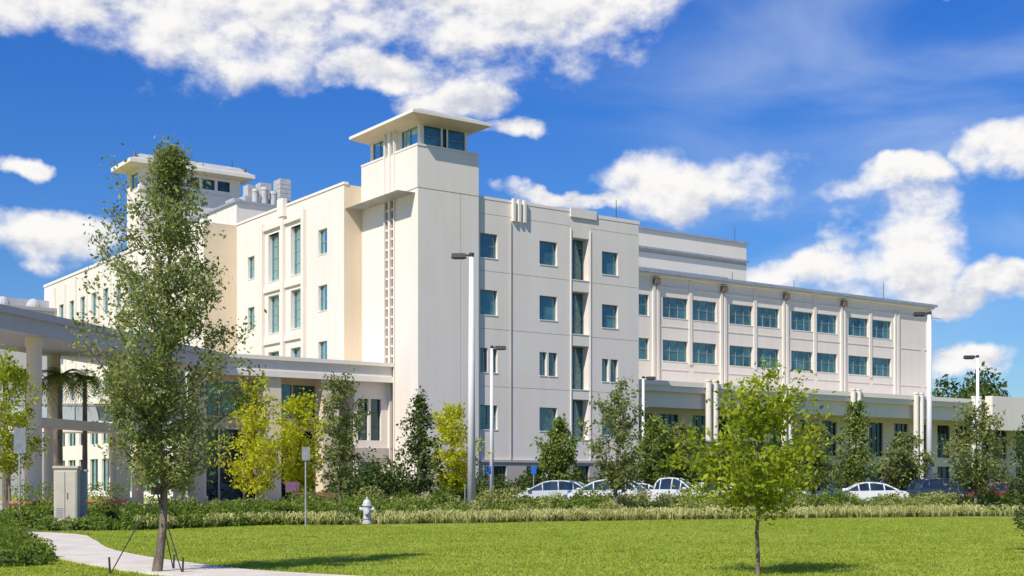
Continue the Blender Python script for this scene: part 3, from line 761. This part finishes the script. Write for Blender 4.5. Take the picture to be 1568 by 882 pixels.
lamp(at(722,68),68,13.4,-1); lamp(at(1423,88),88,12.95,-1); lamp(at(753,93),93,11.2,1,.17,.09)
lamp(at(985,110),110,10.4,1,.18,.1); lamp(at(1497,100),100,11.2,-1,.18,.1)

M_HYD = noise_mat("hydrant_paint", (.46,.47,.48), (.64,.64,.63), 8, .45, spec=.5)
h = empty("fire_hydrant", (at(562,50), 50, 0)); a = MB()
a.tube((0,0,0),(0,0,.1),.2,.2,16); a.tube((0,0,.1),(0,0,.68),.145,.14,16); a.tube((0,0,.68),(0,0,.75),.19,.19,16)
a.dome((0,0,.75),.165,.2,16,5); a.tube((0,0,.93),(0,0,1.03),.045,.04,6); a.tube((0,0,.2),(0,0,.24),.18,.18,16)
for sg in (-1,1): a.tube((0,0,.56),(sg*.24,0,.56),.07,.07,12); a.tube((sg*.22,0,.56),(sg*.28,0,.56),.09,.085,12)
a.tube((0,0,.48),(0,-.24,.48),.09,.09,12); a.tube((0,-.22,.48),(0,-.29,.48),.115,.105,12)
a.obj("hydrant_body", M_HYD, h, False, .008)

cbm = noise_mat("cabinet_paint", (.52,.46,.36), (.60,.54,.44), 2, .6)
c = empty("electrical_cabinet", (at(103,44.5), 44.5, 0), math.radians(8)); a, b = MB(), MB()
a.box(-.38,.38,-.3,.3,.12,2.05); a.box(-.42,.42,-.34,.34,2.052,2.14); a.box(-.34,-.02,-.325,-.302,.22,1.95); a.box(.02,.34,-.325,-.302,.22,1.95)
b.box(-.46,.46,-.4,.4,0,.12); 
for i in range(6): b.box(-.3,-.08,-.335,-.327,.4+i*.06,.425+i*.06)
b.box(.04,.07,-.36,-.327,1.05,1.25)
a.obj("cabinet_body", cbm, c, False, .012); b.obj("plinth_vents_handle", M_GREYMET, c)
c = empty("electrical_cabinet", (at(127,45), 45, 0), math.radians(8)); a = MB()
a.box(-.13,.13,-.12,.12,0,1.95); a.box(-.16,.16,-.15,.15,1.952,2.02); a.box(-.1,.1,-.14,-.122,.5,1.55); a.obj("cabinet_body", M_GREYMET, c, False, .01)

def sign(x, y, H, w_, h_, m_, rot=0, name="traffic_sign"):
    e = empty(name, (x,y,0), rot); a, b = MB(), MB()
    a.tube((0,0,0),(0,0,H),.03,.03,8)
    pts = []
    r = min(w_,h_)*.12
    for cx, cz, a0 in ((w_/2-r,H-r,0),(-w_/2+r,H-r,90),(-w_/2+r,H-h_+r,180),(w_/2-r,H-h_+r,270)):
        for k in range(4):
            t = math.radians(a0+k*30); pts.append((cx+r*math.cos(t), cz+r*math.sin(t)))
    b.poly([(p[0],-.045,p[1]) for p in pts]); b.poly([(p[0],-.035,p[1]) for p in pts])
    for i in range(len(pts)):
        p, q = pts[i], pts[(i+1)%len(pts)]; b.poly([(p[0],-.045,p[1]),(q[0],-.045,q[1]),(q[0],-.035,q[1]),(p[0],-.035,p[1])])
    a.obj("post", M_GREYMET, e); b.obj("panel", m_, e)
M_BLUE = noise_mat("sign_blue", (.03,.12,.45), (.04,.15,.5), 3, .4); M_RED = noise_mat("sign_red", (.5,.04,.03), (.55,.05,.04), 3, .4)
M_PURP = noise_mat("sign_purple", (.16,.07,.14), (.2,.09,.17), 3, .5); M_WHT = noise_mat("sign_white", (.7,.7,.7), (.8,.8,.8), 3, .5)
sign(at(468,47),47,2.85,.3,.48,M_GREYMET,math.radians(25)); sign(at(30,46),46,3.5,.4,.9,M_GREYMET,math.radians(30))
sign(at(748,84),84,2.6,.35,.5,M_BLUE); sign(at(817,84),84,2.6,.35,.5,M_BLUE); sign(at(712,84),84,2.8,.4,.6,M_RED); sign(at(838,88),88,2.4,.3,.45,M_WHT)
sign(at(448,66),66,1.6,.7,.5,M_PURP,name="information_sign")
M_WOOD = noise_mat("bench_wood", (.22,.08,.06), (.32,.13,.10), 6, .7)
for px, Yd in ((500,68),(472,70)):
    e = empty("park_bench", (at(px,Yd),Yd,0), math.radians(10)); a, b = MB(), MB()
    for i in range(4): a.box(-.9,.9,-.3+i*.13,-.2+i*.13,.43,.47)
    for i in range(4): a.box(-.9,.9,.24,.27,.55+i*.13,.65+i*.13)
    for sx in (-.75,.75): b.box(sx-.03,sx+.03,-.28,.22,.38,.428); b.box(sx-.03,sx+.03,-.28,-.22,0,.38); b.box(sx-.03,sx+.03,.18,.235,0,1.1)
    a.obj("seat_and_backrest", M_WOOD, e); b.obj("legs", M_BRONZE, e)
M_TERRA = noise_mat("terracotta", (.36,.14,.09), (.45,.2,.13), 4, .8)
for px, Yd in ((36,60),(70,62),(150,64),(178,68)):
    x = at(px,Yd); e = empty("planter", (x,Yd,0)); a, b = MB(), MB()
    a.tube((0,0,0),(0,0,.7),.38,.55,18); a.tube((0,0,.62),(0,0,.74),.6,.6,18); a.obj("pot", M_TERRA, e)
    d = rng.normal(size=(350,3)); d /= np.linalg.norm(d,axis=1)[:,None]; C = d*np.array([.6,.6,.55])*rng.uniform(.5,1.1,350)[:,None]+np.array([0,0,1.1])
    V, Fc = leaves(C,.13); nmesh("foliage", V, Fc, L_MID, e)

# ------------------------------------------------------------------ vehicles
def paint(name, c):
    m, nt_, b = mat(name); b.inputs["Base Color"].default_value = rgba(c)
    b.inputs["Coat Weight"].default_value = .6; b.inputs["Coat Roughness"].default_value = .05
    tc_ = nd(nt_, "ShaderNodeTexCoord"); n_ = nd(nt_, "ShaderNodeTexNoise"); n_.inputs["Scale"].default_value = 2
    nt_.links.new(tc_.outputs["Object"], n_.inputs["Vector"])
    mr = nd(nt_, "ShaderNodeMapRange"); mr.inputs[3].default_value = .22; mr.inputs[4].default_value = .4; nt_.links.new(n_.outputs[0], mr.inputs[0]); nt_.links.new(mr.outputs[0], b.inputs["Roughness"])
    return m
P_WHITE = paint("paint_white", (.75,.75,.74)); P_SILV = paint("paint_silver", (.55,.57,.58)); P_GREY = paint("paint_grey", (.16,.17,.19)); P_BLUE = paint("paint_navy", (.03,.05,.10)); P_MAR = paint("paint_maroon", (.22,.03,.03))
M_CARG = glassmat("car_glass", (.01,.015,.02), (.03,.04,.05), .05, 0); M_TYRE = noise_mat("tyre", (.02,.02,.02), (.035,.035,.035), 8, .85)
M_RIM = noise_mat("wheel_rim", (.45,.45,.46), (.6,.6,.6), 5, .35, metallic=.6); M_LIGHT = noise_mat("headlight", (.6,.62,.65), (.8,.8,.82), 6, .15, spec=.6); M_TAIL = noise_mat("tail_light", (.35,.02,.02), (.45,.03,.03), 6, .2)
def car(name, x, y, rz, kind, pm_, sc=1.0):
    e = empty(name, (x,y,.012), rz); e.scale = (sc, sc, sc*1.02)
    K = {'sedan': dict(p=[(-2.28,.3),(-2.33,.6),(-2.28,.88),(-2.1,.98),(-1.5,1.02),(.95,.97),(1.6,.90),(2.05,.78),(2.27,.62),(2.32,.42),(2.25,.24)], g=[(-1.85,.98),(-1.5,1.16),(-1.0,1.38),(-.5,1.45),(0,1.46),(.4,1.40),(.8,1.2),(1.25,.95)], wb=1.38, pil=(-.95,-.15,.45)),
         'hatch': dict(p=[(-2.1,.3),(-2.16,.6),(-2.12,.9),(-2.0,1.02),(-1.6,1.06),(.95,1.0),(1.5,.92),(1.9,.78),(2.08,.62),(2.13,.42),(2.08,.24)], g=[(-2.05,1.0),(-1.85,1.26),(-1.45,1.48),(-.8,1.56),(-.1,1.55),(.35,1.47),(.85,1.22),(1.3,.98)], wb=1.28, pil=(-1.35,-.5,.4)),
         'suv': dict(p=[(-2.28,.36),(-2.32,.7),(-2.3,1.0),(-2.2,1.12),(-1.8,1.15),(.95,1.10),(1.6,1.06),(2.05,.96),(2.27,.8),(2.32,.5),(2.27,.34)], g=[(-2.25,1.1),(-2.1,1.45),(-1.85,1.68),(-1.0,1.76),(0,1.75),(.4,1.66),(.8,1.42),(1.25,1.08)], wb=1.4, pil=(-1.6,-.55,.45)),
         'pickup': dict(p=[(-2.75,.42),(-2.78,.8),(-2.75,1.12),(-.7,1.12),(1.3,1.12),(2.0,1.08),(2.45,1.0),(2.66,.84),(2.72,.5),(2.68,.38)], g=[(-.8,1.1),(-.7,1.5),(-.5,1.74),(0,1.80),(.5,1.78),(.8,1.66),(1.1,1.42),(1.5,1.1)], wb=1.75, pil=(-.4,.3,.85))}[kind]
    bd, gl, rf, ty, rm, lt, tl = (MB() for _ in range(7)); hw = .9
    pr = K['p']; n_ = len(pr)
    for sgn in (-1, 1): bd.poly([(p[0], sgn*hw, p[1]) for p in pr])
    for i in range(n_):
        p, q = pr[i], pr[(i+1)%n_]; bd.poly([(p[0],-hw,p[1]),(q[0],-hw,q[1]),(q[0],hw,q[1]),(p[0],hw,p[1])])
    gs = K['g']; zb = gs[0][1]-.02; zt = max(z for _, z in gs)
    def yw(z): return .83 - .20*max(0, min(1, (z-zb)/(zt-zb)))**1.3
    for sgn in (-1, 1):
        for i in range(len(gs)-1):
            (xa, za), (xb, zb_) = gs[i], gs[i+1]
            gl.poly([(xa,sgn*yw(zb),zb-.02),(xb,sgn*yw(zb),zb-.02),(xb,sgn*yw(zb_),zb_-.03),(xa,sgn*yw(za),za-.03)])
            rf.tube((xa,sgn*yw(za),za-.02),(xb,sgn*yw(zb_),zb_-.02),.045,.045,6)
        for px_ in K['pil']:
            zt_ = float(np.interp(px_, [g_[0] for g_ in gs], [g_[1] for g_ in gs]))
            rf.tube((px_-.06,sgn*(yw(zb)+.005),zb),(px_,sgn*(yw(zt_)+.005),zt_-.02),.04,.035,6)
        rf.box(1.0, 1.2, sgn*.98-.09, sgn*.98+.09, zb+.02, zb+.16)
    for i in range(len(gs)-1):
        (xa, za), (xb, zb_) = gs[i], gs[i+1]
        tgt = rf if (za > zb+.75*(zt-zb) and zb_ > zb+.75*(zt-zb)) else gl
        o_ = .012 if tgt is rf else 0
        tgt.poly([(xa,-yw(za),za+o_),(xb,-yw(zb_),zb_+o_),(xb,0,zb_+o_+.02),(xa,0,za+o_+.02)]); tgt.poly([(xa,0,za+o_+.02),(xb,0,zb_+o_+.02),(xb,yw(zb_),zb_+o_),(xa,yw(za),za+o_)])
    for wx in (-K['wb'], K['wb']):
        for sg in (-1,1):
            ty.tube((wx,sg*.68,.33),(wx,sg*.925,.33),.34,.33,20); ty.tube((wx,sg*.6,.36),(wx,sg*.906,.36),.41,.41,20)
            rm.tube((wx,sg*.8,.33),(wx,sg*.935,.33),.21,.2,10)
    fx = pr[-2][0]; 
    for sg in (-1,1):
        lt.box(fx-.28, fx-.02, sg*.7-.17, sg*.7+.17, .62, .76); tl.box(pr[1][0]-.01, pr[1][0]+.12, sg*.76-.12, sg*.76+.12, .68, .9)
    ty.box(fx-.04, fx+.012, -.5, .5, .42, .58)
    if kind == 'pickup': ty.box(-2.65,-.85,-.78,.78,1.08,1.13)
    bd.obj("body", pm_, e, False, .06); gl.obj("windows", M_CARG, e); rf.obj("roof_and_pillars", pm_, e, True); ty.obj("tyres_and_grille", M_TYRE, e); rm.obj("wheel_rims", M_RIM, e)
    lt.obj("headlights", M_LIGHT, e); tl.obj("tail_lights", M_TAIL, e)
hd = math.radians
car("parked_car", at(845,78), 78, hd(166), 'hatch', P_SILV, 1.05); car("parked_car", at(925,76.5), 76.5, hd(160), 'hatch', P_WHITE, 1.08)
car("pickup_truck", at(1026,79.5), 79.5, hd(-20), 'pickup', P_WHITE); car("parked_car", at(978,86), 86, hd(15), 'sedan', P_WHITE)
car("parked_car", at(1228,79), 79, hd(172), 'sedan', P_WHITE, 1.05); car("parked_car", at(1272,86), 86, hd(12), 'suv', P_GREY)
car("parked_car", at(1325,79), 79, hd(170), 'sedan', P_WHITE, 1.05); car("suv", at(1448,84), 84, hd(14), 'suv', P_BLUE); car("parked_car", at(1532,82), 82, hd(170), 'sedan', P_MAR, 1.05)
car("parked_car", at(1092,84), 84, hd(10), 'sedan', P_SILV, 1.05); car("suv", at(1395,92), 92, hd(12), 'suv', P_GREY); car("suv", at(1165,90), 90, hd(8), 'suv', P_BLUE)
